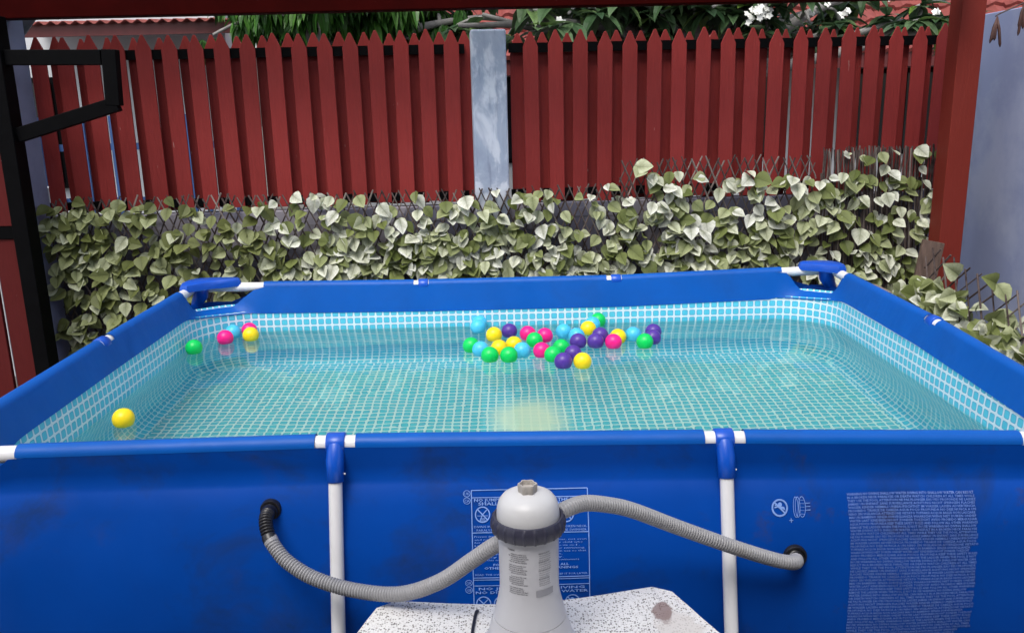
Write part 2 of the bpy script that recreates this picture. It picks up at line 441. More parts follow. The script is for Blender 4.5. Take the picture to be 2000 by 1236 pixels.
pool = empty('frame_pool', 'rectangular blue vinyl above-ground pool on white steel frame, filled with water', 'swimming pool')
# printed liner: wall rows (offset, radius, absolute z or None=relative)
PT = .0345
wall = [(.050, .20, -.112), (.056, .24, -.16), (.056, .27, -.20), (.050, .29, None, .50), (.034, .30, None, .42), (.016, .30, None, .34), (.004, .30, None, .26),
        (.000, .29, None, .18), (.004, .28, None, .12), (.014, .27, None, .07), (.032, .26, None, .032), (.056, .25, None, .012), (.075, .25, None, .008)]
rows = []; uvs = []
base = ring(.055, .245); s = [0]
bp_ = [Vector((a[0], a[1])) for a in base]; bp_.append(bp_[0])
for a, b in zip(bp_, bp_[1:]): s.append(s[-1]+(b-a).length)
K = round(s[-1]/PT)/s[-1]
vv = 0; prev = None
random.seed(3)
ph = [random.uniform(0, 6) for _ in range(8)]
def wrinkle(x, y): return .004*sin(x*9+ph[0])*sin(y*7+ph[1]) + .003*sin(x*17+y*11+ph[2])
for k, W in enumerate(wall):
    rg = ring(W[0], .30-W[0]); row = []
    for a in rg:
        z = a[2]+(W[2] if k else .006-bdep(a)) if W[2] is not None else W[3]
        x, y = a[0], a[1]
        if k == 0: z += .055*drop(a[3])*0
        row.append((x, y, z))
    if k > 3: vv += (Vector(row[20])-Vector(prev[20])).length
    prev = row; rows.append(row)
    us = [(s[q]*K, (vv if k > 2 else .50-row[q][2])/PT) for q in range(len(row))]
    uvs.append(us+[(s[-1]*K, us[0][1])])
mb = MB(); mb.grid(rows, closed=True, uvs=uvs)
fl = [.075, .14, .25, .42, .55, .7, .80, .88]; rows = []; uvs = []
for k, d in enumerate(fl):
    rg = ring(d, max(.02, .225-(d-.075)*.08)); row = []
    for a in rg:
        z = .008 + (wrinkle(a[0], a[1]) if 0 < k else 0)
        row.append((a[0], a[1], z))
    rows.append(row); u = [(p[0]/PT, p[1]/PT) for p in row]; uvs.append(u+[u[0]])
mb.grid(rows, closed=True, uvs=uvs)
last = rows[-1]; mb.quad(*last, uv=[(p[0]/PT, p[1]/PT) for p in last])
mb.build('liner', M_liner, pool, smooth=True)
# inner blue band hanging from the rails, scooped open at the corners
PR, SR = .0215, .0250
rows = []
for f in (0, .12, .3, .5, .75, 1):
    rg = ring(.0243+.029*f, .20+.055*f); row = []
    for a in rg:
        zt = a[2] + .006 - (bdep(a)-.024)*drop(a[3]); zb = a[2]-bdep(a)-.003
        row.append((a[0], a[1], zt+(zb-zt)*f))
    rows.append(row)
mb = MB(); mb.grid(rows, closed=True)
o = mb.build('inner_band', M_band, pool, smooth=True)
so = o.modifiers.new('t', 'SOLIDIFY'); so.thickness = .0012; so.offset = 0; so.use_rim = False
# pale back of the liner showing above the band inside each corner
rows = []
for f in (0, .5, 1):
    rg = ring(.036-.012*(1-f), .205); rows.append([(a[0], a[1], a[2]+.006-bdep(a)+(.030*(1-f))*drop(a[3])) for a in rg])
uvs = [[(si*K, -(1-f)*1.5) for si in s] for f in (0, .5, 1)]
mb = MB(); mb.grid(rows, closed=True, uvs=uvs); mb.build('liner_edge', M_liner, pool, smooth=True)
# outer wall
outw = [(-.0252, .12, .0, 'r'), (-.022, .14, -.05, 'r'), (-.019, .16, -.092, 'r'), (-.027, .17, -.101, 'r'), (-.046, .22, .60, 'a'), (-.074, .27, .52, 'a'), (-.092, .32, .42, 'a'), (-.104, .36, .32, 'a'),
        (-.108, .38, .22, 'a'), (-.100, .39, .12, 'a'), (-.080, .39, .04, 'a'), (-.05, .39, .004, 'a')]
rows = []
for k, (d, r, z, md) in enumerate(outw):
    rg = ring(d, r); row = []
    for a in rg:
        zz = a[2]+z if md == 'r' else z
        if k == 0: zz -= .075*drop(a[3])
        if k == 1: zz -= .03*drop(a[3])
        if md == 'a': 
            wv = .004*sin(a[0]*6+z*4)+.003*sin(a[0]*13-z*7+1)
            row.append((a[0], a[1]+(wv if a[4] == 0 else 0), zz))
        else: row.append((a[0], a[1], zz))
    rows.append(row)
mb = MB(); mb.grid(rows, closed=True, flip=True)
outer = mb.build('outer_wall', M_vinyl, pool, smooth=True, angle=50)
bvh = BVHTree.FromPolygons([Vector(v) for v in mb.v], mb.f)
def on_wall(x, z, lift=.0022):
    h = bvh.ray_cast(Vector((x, -1, z)), Vector((0, 1, 0)))[0]
    return Vector((x, (h.y if h else -.08)-lift, z))
# rails, sleeves and joints
JT = {0: [.341, .661], 1: [.5], 2: [1-.66, 1-.358], 3: [.5]}
GAPS = {0: (.050, .050), 1: (.052, .034), 2: (.026, .046), 3: (.056, .034)}
for i in range(4):
    L = LEN[i]
    mb = MB(); mb.tube([rim(i, t) for t in [.004, .05, .15, .33, .5, .66, .85, .95, .996]], PR, 20)
    mb.build('rail', M_white, pool, smooth=True, angle=60)
    cuts = [ENDS[i][0]/L]
    for t in JT[i]: cuts += [t-GAPS[i][0]/L, t+GAPS[i][1]/L]
    cuts.append(1-ENDS[i][1]/L)
    mb = MB()
    for a, b in zip(cuts[::2], cuts[1::2]):
        n = 16; rws = []
        for k in range(n+1):
            t = a+(b-a)*k/n; c = rim(i, t); row = []
            for q in range(15):
                g_ = R(13 + 170*q/14); sag = 0
                row.append(c + Vector((NI[i].x, NI[i].y, 0))*cos(g_)*(SR+sag) + Vector((0, 0, 1))*sin(g_)*(SR+sag))
            rws.append(row)
        mb.grid(rws)
    o = mb.build('sleeve', M_band, pool, smooth=True)
    so = o.modifiers.new('t', 'SOLIDIFY'); so.thickness = .0012; so.offset = 0; so.use_rim = False
    for t in JT[i]:
        c = rim(i, t); X3 = Vector((NX[i].x, NX[i].y, 0)); N3 = Vector((NI[i].x, NI[i].y, 0))
        mb = MB(); h = .023
        mb.tube([c-X3*h, c-X3*(h-.002), c+X3*(h-.002), c+X3*h], [.0262, .0282, .0282, .0262], 20)
        foot = Vector((c.x, c.y, 0)) - N3*.225; top = c - N3*.030 - Vector((0, 0, .012)); d = (foot-top).normalized()
        mb.tube([c - N3*.012, top+d*.02, top+d*.070, top+d*.072], [.021, .0225, .0212, .0190], 20)
        tee = mb.build('tee_joint', M_bluepl, pool, smooth=True, angle=50)
        mb = MB()
        for sg in (1,): mb.lathe([(.0035, -.001), (.0032, .001), (.001, .0016)], (c.x+sg*.0225*abs(X3.x), top.y+d.y*.05-.002*0, top.z-.05), 10)
        if i == 0: mb.build('rivet', M_white, tee)
        mb = MB(); mb.tube([top+d*.06, foot-d*.03], .0170, 18); lg = mb.build('leg', M_white, pool, smooth=True, angle=60)
        mb = MB(); mb.tube([foot-d*.035, foot], [.021, .024], 16); mb.build('foot_cap', M_bluepl, lg, smooth=True, angle=50)
# corner caps
for i in range(4):
    j = (i-1) % 4; cz = ZS[i][0][1]
    a = NX[i]; b = -NX[j]; o2 = C[i]
    la, lb = (.145, .215) if i == 3 else ((.155, .125) if i == 2 else (.1, .1))
    # side i starts at this corner (direction a), side j ends here (direction b)
    out_ = .032
    def P(u, v): return o2 + a*u + b*v
    poly = [P(la, -.020), P(la+.006, .014), P(la*.72, .045+lb*.10), P(.045+la*.22, .045+lb*.22), P(.045+la*.08, lb*.70), P(.014, lb+.006), P(-.020, lb), P(-out_*1.15, lb*.5), P(-out_*.95, .03), P(-.008, -.008), P(.03, -out_*.95), P(la*.5, -out_*1.15)]
    area = sum(poly[k].x*poly[(k+1) % 12].y-poly[(k+1) % 12].x*poly[k].y for k in range(12))
    if area < 0: poly = poly[::-1]
    mb = MB(); mb.prism([tuple(p) for p in poly], cz+.006, cz+.044, bev=.020)
    cap = mb.build('corner_cap', M_bluepl, pool, smooth=True, angle=35)
    mb = MB(); cc = P(.035, .035); dirn = (a+b).normalized()
    foot = Vector((o2.x, o2.y, 0)) - Vector((dirn.x, dirn.y, 0))*.20
    mb.tube([Vector((cc.x, cc.y, cz+.006)), Vector((cc.x, cc.y, cz-.03)), Vector((o2.x, o2.y, cz-.08)), Vector((o2.x, o2.y, cz-.12))*1], [.040, .034, .026, .023], 18)
    mb.build('leg_socket', M_bluepl, cap, smooth=True, angle=50)
    mb = MB(); mb.tube([Vector((o2.x, o2.y, cz-.11)), foot], .017, 14); mb.build('leg', M_white, pool, smooth=True)
# water
rg = ring(.045, .245); mb = MB(); mb.quad(*[(a[0], a[1], .545) for a in rg])
tag(mb.build('water', M_water), kind='structure', label='clear rippled water filling the blue pool')

# ------------------------------------------------------------------ printing on the pool wall
def px(x, y): return (-.150 + (x-920)*.001263, .633 - (y-963)*.001475)
DEP = bpy.context.evaluated_depsgraph_get()
def text_mesh(s_, size, res=1, width=None, bold=False):
    cu = bpy.data.curves.new('t', 'FONT'); cu.body = s_; cu.size = size; cu.resolution_u = res
    if bold: cu.offset = size*.02
    ob = bpy.data.objects.new('t', cu)
    me = bpy.data.meshes.new_from_object(ob)
    V = [v.co.copy() for v in me.vertices]; F = [tuple(p.vertices) for p in me.polygons]
    bpy.data.objects.remove(ob); bpy.data.curves.remove(cu); bpy.data.meshes.remove(me)
    if not V: return V, F, 0
    w0 = min(v.x for v in V); w1 = max(v.x for v in V)
    k = (width/(w1-w0)) if width else 1
    for v in V: v.x = (v.x-w0)*k
    return V, F, (w1-w0)*k
def put_text(mb, s_, x, y, h, width=None, center=None, bold=False, fn=on_wall):
    V, F, wd = text_mesh(s_, h*1.38, 1, width, bold)
    if center is not None: x = center-wd/2
    n = len(mb.v)
    for v in V: mb.v.append(tuple(fn(x+v.x, y+v.y)))
    for f in F: mb.f.append(tuple(n+i for i in f)); mb.uv.append(None)
def strip(mb, pts, wd, closed=False, fn=on_wall, sub=1):
    pts = [Vector(p) for p in pts]
    if closed: pts.append(pts[0])
    for a, b in zip(pts, pts[1:]):
        d = (b-a); L = d.length
        if L == 0: continue
        nrm = Vector((-d.y, d.x))/L*wd/2; k = max(1, int(L/.03))
        for q in range(k):
            p = a+d*q/k; r_ = a+d*(q+1)/k
            mb.quad(*[fn(v.x, v.y) for v in (p-nrm, r_-nrm, r_+nrm, p+nrm)])
def circle(cx, cy_, r, n=28, ry=None): return [(cx+r*cos(2*pi*k/n), cy_+(ry or r)*sin(2*pi*k/n)) for k in range(n)]
def blob(mb, pts, fn=on_wall): mb.quad(*[fn(x, y, .0026) for x, y in pts])
mb = MB(); LW = .0022
xl, xr = px(920, 0)[0], px(1148, 0)[0]
def Z(y): return px(0, y)[1]
for y in (963, 975, 1030, 1104.5, 1108, 1118): strip(mb, [(xl, Z(y)), (xr, Z(y))], LW*.9)
for x in (xl, xr): strip(mb, [(x, Z(963)), (x, Z(1215))], LW)
for (ox, oy, t) in ((911, 968, 'UK'), (911, 979.5, 'CA'), (911, 1113, 'GR'), (911, 1125, 'GB')):
    x, z = px(ox, oy); strip(mb, circle(x, z, .0085, 20, .0075), .0014, True); put_text(mb, t, 0, z-.0036, .0072, center=x)
def nodive(cx, cy_, kind=0):
    x, z = px(cx, cy_); r = .0175
    strip(mb, circle(x, z, r, 32), .0028, True)
    strip(mb, [(x-r*.7, z+r*.7), (x+r*.7, z-r*.7)], .0028)
    if kind == 0:
        strip(mb, [(x+r*.62, z+r*.62), (x, z), (x-r*.35, z-r*.75)], .0022); strip(mb, [(x-r*.2, z-r*.55), (x+r*.35, z-r*.55)], .002); strip(mb, [(x-r*.75, z-r*.15), (x+r*.75, z-r*.15)], .0012)
        strip(mb, [(x-r*.45, z-r*.8), (x+r*.45, z-r*.8)], .0018)
    elif kind == 1:
        strip(mb, [(x, z+r*.7), (x, z-r*.1), (x-r*.35, z-r*.8)], .0035); strip(mb, [(x, z-r*.1), (x+r*.35, z-r*.75)], .0035); strip(mb, [(x-r*.4, z), (x+r*.35, z+r*.4)], .0025)
    else:
        blob(mb, circle(x-r*.05, z+r*.4, r*.26, 12)); blob(mb, [(x-.2*r, z+.3*r), (x+.55*r, z-.1*r), (x+.6*r, z-.5*r), (x+.1*r, z-.1*r)]); strip(mb, [(x-r*.7, z+r*.2), (x+r*.2, z+.05*r)], .003); strip(mb, [(x-r*.5, z+r*.5), (x-r*.2, z+.15*r)], .003)
nodive(941, 1002); nodive(1000, 1002, 1); nodive(1105, 1002, 2)
nodive(939, 1149); nodive(974, 1149, 1); nodive(1114, 1149, 2)
WX = (xr-xl)
def ln(t, y, x0=924, x1=1145, h=.0052, bold=False):
    a, z = px(x0, y); b = px(x1, y)[0]; put_text(mb, t, a, z, h, width=b-a, bold=bold)
ln('NO JUMPING OR DIVING INTO THE POOL', 981.5, 925, 1144, .0075, True); ln('SHALLOW WATER - NO DIVING', 987.5, 933, 1136, .0075, True)
ln('DIVING INTO SHALLOW WATER CAN RESULT IN A BROKEN NECK,', 1022.5, 924, 1145); ln('PARALYSIS, PERMANENT INJURY OR DEATH TO THE SWIMMER', 1028, 929, 1144)
for k, (t, a, b) in enumerate([('Prevent drowning. Always watch children in the pool', 924, 1094), ('and never leave them alone near the water, not even', 924, 1143), ('for a moment. Stay within reach of every child who', 924, 1136),
        ('is in or near this pool.', 924, 1130), ('Remove the ladder and lock the area after swimming.', 925, 1140), ('Keep toys out of the pool when it is not in use so that', 926, 1142), ('children are not drawn to it.', 925, 1096), ('Empty and store it safely.', 925, 1098), ('Keep this notice where it can be seen by swimmers', 925, 1128)]):
    ln(t, 1037.5+k*4.9, a, b, .0046)
ln('FOLLOW THESE RULES AND ALL', 1085, 960, 1108, .0058, True); ln('OTHER SERIOUS SAFETY WARNINGS', 1090.5, 942, 1126, .0058, True)
ln('READ THE OWNER MANUAL BEFORE USE AND KEEP IT FOR LATER', 1101, 924, 1144, .0046)
ln('NO JUMPING OR DIVING', 1125.5, 930, 1138, .0068, True); ln('NO DIVING - SHALLOW WATER', 1132, 924, 1145, .0068, True)
for k, t in enumerate(['DIVING INTO SHALLOW WATER CAN RESULT IN INJURY', 'ALWAYS WATCH CHILDREN IN THE POOL AT ALL TIMES', 'KEEP CHILDREN AWAY WITHOUT SUPERVISION', 'REMOVE THE LADDER AFTER SWIMMING', 'READ ALL OF THE WARNINGS BEFORE USE']):
    ln(t, 1170+k*6, 924 + (k % 2)*5, 1145-(k % 3)*6, .0052)
mb.build('warning_panel', M_ink, pool)
# little no-child sign and pump inlet symbol
mb = MB(); x, z = -.150+(1529-920)*.001263, .633-(990-963)*.001475
x = .612; z = .578; r = .0185
strip(mb, circle(x, z, r, 32), .0042, True); strip(mb, [(x-r*.7, z+r*.7), (x+r*.7, z-r*.7)], .0040)
blob(mb, circle(x+r*.05, z+r*.42, r*.27, 14)); blob(mb, [(x-.1*r, z+.25*r), (x+.6*r, z+.1*r), (x+.75*r, z-.35*r), (x+.2*r, z-.05*r)]); strip(mb, [(x-r*.7, z+r*.05), (x-r*.1, z+.2*r)], .0035); strip(mb, [(x-r*.3, z+.5*r), (x-r*.65, z+.3*r)], .0028)
xx = x+.050
for dx, rx in ((-.010, .006), (-.005, .006), (.006, .0085)): strip(mb, circle(xx+dx, z, rx, 24, .0235), .0012, True)
for dz in (-.008, 0, .008): strip(mb, [(xx+.014, z+dz), (xx+.027, z+dz)], .0014)
for k in range(5): strip(mb, [(xx+.001, z-.016+k*.008), (xx+.012, z-.017+k*.008)], .0008)
strip(mb, [(x+.022, z-.030), (x+.032, z-.030)], .0016); strip(mb, [(x+.027, z-.025), (x+.027, z-.035)], .0016)
mb.build('safety_symbol', M_ink, pool)
# dense multilingual warning block
LANG = ['WARNING NO DIVING SHALLOW WATER', 'DIVING INTO SHALLOW WATER CAN RESULT IN A BROKEN NECK PARALYSIS OR DEATH', 'WATCH CHILDREN AT ALL TIMES WHILE THEY USE THE POOL', 'ATTENTION NE PAS PLONGER EAU PEU PROFONDE', 'NE LAISSEZ JAMAIS UN ENFANT SANS SURVEILLANCE',
        'ACHTUNG NICHT SPRINGEN FLACHES WASSER', 'KINDER NIEMALS UNBEAUFSICHTIGT IM WASSER LASSEN', 'ADVERTENCIA PROHIBIDO TIRARSE DE CABEZA AGUA POCO PROFUNDA', 'NO DEJE NUNCA A UN NINO SIN VIGILANCIA', 'ATTENZIONE VIETATO TUFFARSI ACQUA BASSA', 'NON LASCIARE MAI UN BAMBINO SENZA SORVEGLIANZA',
        'WAARSCHUWING NIET DUIKEN ONDIEP WATER', 'LAAT KINDEREN NOOIT ZONDER TOEZICHT', 'AVISO PROIBIDO MERGULHAR AGUA POUCO PROFUNDA', 'KEEP THESE SAFETY RULES AND FOLLOW ALL OTHER WARNINGS', 'REMOVE THE LADDER WHEN THE POOL IS NOT IN USE']
words = ' '.join(LANG).split(); wi = 0
mb = MB(); random.seed(11); x0, x1, zt, zb = .783, 1.098, .606, .222; NL = 50
for k in range(NL):
    z = zt - (k+1)*(zt-zb)/NL; line = ''
    while len(line) < 66: line += words[wi % len(words)] + ' '; wi += 1
    line = line.strip(); cut = 1.0
    if k in (17, 18, 31): cut = .935
    if k == 38: cut = .92
    if k > 44: cut = .93-.03*(k-44)
    if k == NL-1: cut = .21
    if cut < .9: line = line[:int(len(line)*cut)]
    e = random.uniform(-.004, .002)
    put_text(mb, line, x0+.004*math.sin(k*.1), z, .0056, width=(x1-x0+e)*cut, bold=True)
mb.build('warning_text_block', simple('faded_print', (.12, .21, .55), .5, .25, 6, 0, dirt=((.06, .06, .12), 9, .55, .5)), pool)
for (x, z, rr_, nm) in ((.646, .460, .030, 'hose_fitting'), (-.646, .603, .026, 'hose_fitting')):
    q = on_wall(x, z, 0); mb = MB()
    Mx = Matrix.Translation(q) @ Matrix.Rotation(R(90), 4, 'X')
    t_ = MB(); t_.lathe([(rr_, -.006), (rr_, .004), (rr_*.94, .008), (rr_*.8, .009), (rr_*.72, .006), (rr_*.62, .010), (.020, .012), (.020, .022)], n=40)
    mb.v = [tuple(Mx @ Vector(v)) for v in t_.v]; mb.f = t_.f; mb.uv = t_.uv
    mb.build(nm, M_blackpl, pool, smooth=True, angle=40)
rehome(pool, (0, 1.0, 0))

# ------------------------------------------------------------------ terrazzo table, pump, hoses, cord
TZ = .46; tcx, tcy, TR = .0045, -.784, .665
poly = []
for k in range(6):
    a = Vector((cos(R(60*k+3)), sin(R(60*k+3))))*TR; b = Vector((cos(R(60*k+63)), sin(R(60*k+63))))*TR
    for q in range(12):
        t = (q+.5)/12; p = a.lerp(b, t); sag = .048*4*t*(1-t)
        p = p - p.normalized()*sag
        if q in (0, 11): p = p*.995
        poly.append((tcx+p.x, tcy+p.y))
table = empty('terrazzo_table', 'white speckled terrazzo table with scalloped edges and a brown stain, under the pump', 'table')
mb = MB(); mb.prism(poly, TZ-.055, TZ, bev=.006); mb.build('tabletop', M_terrazzo, table, smooth=True, angle=30)
mb = MB(); mb.lathe([(.24, 0), (.24, .05), (.17, .09), (.13, .2), (.13, .33), (.2, .40), (.24, TZ-.056)], (tcx, tcy, 0), 32); mb.build('pedestal', M_terrazzo, table, smooth=True, angle=35)
rehome(table, (tcx, tcy, 0))
PX, PY = -.0185, -.43; TT = TZ; TZ = .50
pump = empty('filter_pump', 'pale grey cartridge filter pump with domed lid standing on the terrazzo table', 'pool pump')
mb = MB(); mb.lathe([(.104, -.04), (.106, -.034), (.102, -.026), (.0935, -.016), (.0870, .002), (.0800, .026), (.0752, .044)], (PX, PY, TZ), 56); mb.build('base', M_pump, pump, smooth=True, angle=40)
mb = MB(); mb.lathe([(.0745, .0455), (.0700, .062), (.0655, .080), (.0625, .094), (.0605, .108), (.0600, .128), (.0603, .15), (.0605, .20), (.0612, .248)], (PX, PY, TZ), 56); mb.build('housing', M_pump, pump, smooth=True, angle=40)
def cm(g_, i): 
    x = (g_/(2*pi)*22) % 1
    return 1.030 if (x < .16 and i in (1, 2, 3, 4)) else 1.0
mb = MB(); mb.lathe([(.0635, .232), (.0705, .234), (.0735, .240), (.0738, .252), (.0725, .260), (.0695, .266), (.0665, .267), (.0630, .263)], (PX, PY, TZ), 176, cm); mb.build('collar', M_collar, pump, smooth=True, angle=30)
mb = MB(); mb.lathe([(.0630, .255), (.0630, .270), (.0618, .283), (.0582, .2955), (.0505, .3055), (.040, .3115), (.028, .3155), (.012, .317), (.002, .317)], (PX, PY, TZ), 56); lid = mb.build('lid', M_dome, pump, smooth=True, angle=50)
kn = MB(); km = lambda g_, i: 1+.10*cos(6*g_)
kn.lathe([(.0165, .316), (.0175, .319), (.0180, .331), (.0172, .334), (.0145, .334), (.0138, .325), (.003, .324)], (PX, PY-.004, TZ), 60, km); kn.build('knob', M_knob, lid, smooth=True, angle=35)
def on_pump(x, z, lift=.0008):      # x = arc length along the housing
    prof = [(.108, .0606), (.128, .0601), (.15, .0604), (.2, .0605), (.248, .0612)]; zz = z-TZ; r_ = .061
    for (a, ra), (b, rb) in zip(prof, prof[1:]):
        if a <= zz <= b: r_ = ra+(rb-ra)*(zz-a)/(b-a)
    an = -pi/2 + x/.061; return Vector((PX+(r_+lift)*cos(an), PY+(r_+lift)*sin(an), z))
mb = MB(); random.seed(5)
Lw = 'WARNING RISK OF ELECTRIC SHOCK|KEEP CHILDREN AWAY FROM THIS PUMP|DO NOT USE WHEN PEOPLE ARE IN THE WATER|UNPLUG THE PUMP BEFORE CLEANING|TURN OFF BEFORE OPENING|CONNECT ONLY TO A GROUNDED OUTLET|ALWAYS SWITCH OFF FIRST|FOLLOW THE MANUAL|FOR USE WITH STORABLE POOLS|REPLACE CORD IF DAMAGED|DO NOT BURY THE CORD'.split('|')
z = TZ+.207; k = 0
put_text(mb, 'WARNING', -.046, TZ+.215, .0036, width=.016, bold=True, fn=on_pump)
while z > TZ+.118:
    blk = k % 5; t = Lw[k % len(Lw)]
    put_text(mb, t, -.044+random.choice((0, 0, .005)), z, .0026, width=.038+random.uniform(-.008, .003), bold=True, fn=on_pump); z -= .0042 if blk != 4 else .0075; k += 1
mb.build('label_print', M_inkdark, pump)
mb = MB(); z = TZ+.208; k = 0
while z > TZ+.138:
    hd = k % 4 == 0
    put_text(mb, Lw[(k*3) % len(Lw)], .018 + (0 if hd else .001), z, .0032 if hd else .0022, width=.026+random.uniform(-.002, .002), bold=hd, fn=on_pump); z -= .0046; k += 1
mb.build('label_print', M_inkdark, pump)
mb = MB(); rws = [[on_pump(.012+.040*j/8, TZ+zz) for j in range(9)] for zz in (.116, .130)]; mb.grid(rws); mb.build('label_strip', M_inkmid, pump)
for sgn, zc, hh in ((-1, .205, .7), (1, .252, .75)):
    pass
rehome(pump, (PX, PY, TT))
def hose(pts, name, label, r=.0175):
    P = smooth_path(pts, 40)
    # resample evenly
    acc = [0]
    for a, b in zip(P, P[1:]): acc.append(acc[-1]+(b-a).length)
    tot = acc[-1]; step = .0072/4; n = int(tot/step); out = []; rad = []; j = 0
    for k in range(n+1):
        d = tot*k/n
        while j < len(acc)-2 and acc[j+1] < d: j += 1
        t = (d-acc[j])/max(1e-9, acc[j+1]-acc[j]); out.append(P[j].lerp(P[j+1], t)); rad.append(r*(1, .95, .78, .95)[k % 4] if 6 < k < n-6 else r)
    return out, rad
h1 = empty('left_hose'.replace('left_', 'pump_'), 'sagging grey corrugated hose from the black inlet on the left to the pump', 'hose', 'corrugated hoses between the pump and the pool')
pts, rad = hose([(-.630, -.132, .570), (-.612, -.150, .552), (-.580, -.172, .528), (-.515, -.20, .501), (-.42, -.23, .486), (-.31, -.27, .497), (-.215, -.31, .548), (-.135, -.355, .626), (-.085, -.385, .676), (-.030, -.415, .715)], '', '')
mb = MB(); mb.tube(pts, rad, 20); mb.build('tube', M_hose, h1, smooth=True, angle=70)
pts, rad = hose([(-.646, -.062, .606), (-.646, -.090, .604), (-.641, -.113, .591), (-.630, -.133, .571), (-.627, -.137, .567)], '', '', .0172)
mb = MB(); mb.tube(pts, [q*1.0 for q in rad], 20); mb.build('cuff', M_blackpl, h1, smooth=True, angle=70)
rehome(h1, (-.31, -.27, .497))
h2 = empty('pump_hose', 'arched grey corrugated hose from the pump collar to the inlet on the right', 'hose', 'corrugated hoses between the pump and the pool')
pts, rad = hose([(.020, -.405, .737), (.055, -.385, .749), (.10, -.345, .744), (.155, -.31, .722), (.215, -.28, .692), (.33, -.225, .618), (.47, -.19, .545), (.565, -.165, .499), (.605, -.155, .484), (.628, -.140, .474), (.641, -.115, .465), (.645, -.085, .459)], '', '')
mb = MB(); mb.tube(pts, rad, 20); mb.build('tube', M_hose, h2, smooth=True, angle=70); rehome(h2, (.33, -.225, .618))
mb = MB(); mb.tube(smooth_path([(-.128, -.23, .36), (-.130, -.272, .425), (-.133, -.292, .4625), (-.138, -.32, .464), (-.142, -.40, .464), (-.135, -.46, .464), (-.12, -.52, .464), (-.07, -.55, .464), (-.03, -.53, .466)], 8), .0038, 8)
tag(mb.build('power_cord', M_blackpl, smooth=True), 'thin black power cord crossing the terrazzo tabletop beside the pump', 'cord')

# ------------------------------------------------------------------ balls
BL = [('g', -1.415, 1.603), ('c', -1.32, 1.852), ('p', -1.327, 1.756), ('p', -1.255, 1.886), ('y', -1.224, 1.799), ('y', -1.346, 0.728), ('c', -0.181, 1.915), ('c', -0.186, 1.84), ('y', -0.111, 1.693), ('v', -0.042, 1.749),
      ('g', -0.207, 1.526), ('c', -0.164, 1.459), ('g', -0.125, 1.372), ('y', -0.087, 1.476), ('y', -0.024, 1.525), ('g', -0.047, 1.365), ('c', 0.009, 1.428), ('p', 0.04, 1.697), ('p', 0.114, 1.655), ('g', 0.066, 1.583),
      ('p', 0.09, 1.421), ('g', 0.173, 1.46), ('g', 0.133, 1.357), ('v', 0.168, 1.261), ('v', 0.215, 1.365), ('y', 0.244, 1.254), ('c', 0.202, 1.717), ('c', 0.253, 1.641), ('v', 0.252, 1.549), ('y', 0.316, 1.76),
      ('c', 0.343, 1.835), ('g', 0.377, 1.908), ('v', 0.357, 1.64), ('v', 0.326, 1.542), ('p', 0.401, 1.527), ('y', 0.431, 1.607), ('c', 0.502, 1.635), ('g', 0.534, 1.52), ('v', 0.598, 1.679), ('v', 0.578, 1.579)]
LB = ['green ball floating alone by the left wall of the pool', 'sky blue ball tucked behind the pink ball near the far left corner', 'pink ball in front of the sky blue ball near the far left corner', 'pink ball half hidden behind the yellow ball near the far left corner',
      'yellow ball in front of a pink ball near the far left corner', 'lone yellow ball nearest the camera at the left, largest in view', 'farther of two overlapping sky blue balls touching the back wall of the pool', 'nearer of two overlapping sky blue balls, topmost left of the cluster',
      'yellow ball beside the single purple ball, upper left of the cluster', 'purple ball touching the right of a yellow ball, upper left of the cluster', 'green ball at the far left end of the cluster', 'sky blue ball between two green balls at the cluster left',
      'left one of two green balls touching side by side at the cluster front', 'yellow ball behind the gap between two front green balls', 'yellow ball left of the green ball among pinks, behind a sky blue one', 'right one of two green balls touching side by side at the cluster front',
      'sky blue ball right of the front pair of green balls', 'pink ball behind left of the green ball, upper middle of the cluster', 'pink ball behind right of the green ball, upper middle of the cluster', 'green ball nestled between three pink balls',
      'lower pink ball left of two overlapping green balls', 'farther of two overlapping green balls in the middle of the cluster', 'nearer of two overlapping green balls, behind the front purple ball', 'purple ball at the very front, left of the yellow ball',
      'purple ball half hidden behind the front purple and yellow balls', 'yellow ball at the very front of the cluster beside a purple ball', 'sky blue ball standing clear above two pale ones, centre of the cluster', 'sky blue ball just behind the left purple ball in the centre right',
      'purple ball in front of a sky blue ball, left of another purple one', 'yellow ball in front of the sky blue one at the back right', 'sky blue ball between a yellow and a green ball near the back wall', 'green ball farthest back, touching the grid near the back wall',
      'farther of two overlapping purple balls beside the pink ball', 'nearer of two overlapping purple balls, touching the right pink ball', 'pink ball farthest right in the cluster, in front of a yellow ball', 'yellow ball half hidden behind the rightmost pink ball',
      'sky blue ball between the yellow and the rightmost green ball', 'green ball at the right end, in front of two purple balls', 'farther of two purple balls behind the rightmost green ball', 'nearer of two purple balls behind the rightmost green ball']
BR = .0362; NU, NV = 40, 24
sph = MB(); rws = [[(BR*sin(pi*v/NV)*cos(2*pi*u/NU), BR*sin(pi*v/NV)*sin(2*pi*u/NU), BR*cos(pi*v/NV)) for u in range(NU)] for v in range(1, NV)]
sph.grid(rws[::-1], closed=True); n0 = len(sph.v)
sph.v += [(0, 0, BR), (0, 0, -BR)]
K_ = NV-1
for u in range(NU):
    sph.f.append((n0, (K_-1)*NU+u, (K_-1)*NU+(u+1) % NU)); sph.uv.append(None)
    sph.f.append((n0+1, (u+1) % NU, u)); sph.uv.append(None)
pro = {}
random.seed(2)
for (k, x, y), lab in zip(BL, LB):
    if k not in pro:
        o = sph.build('plastic_ball', BALL[k], smooth=True); pro[k] = o
    else: o = pro[k].copy(); col.objects.link(o)
    o.location = (x, y, .545+BR*.62); o.rotation_euler = (random.uniform(0, 6), random.uniform(0, 6), 0)
    tag(o, lab, 'ball', 'coloured plastic balls floating in the pool')

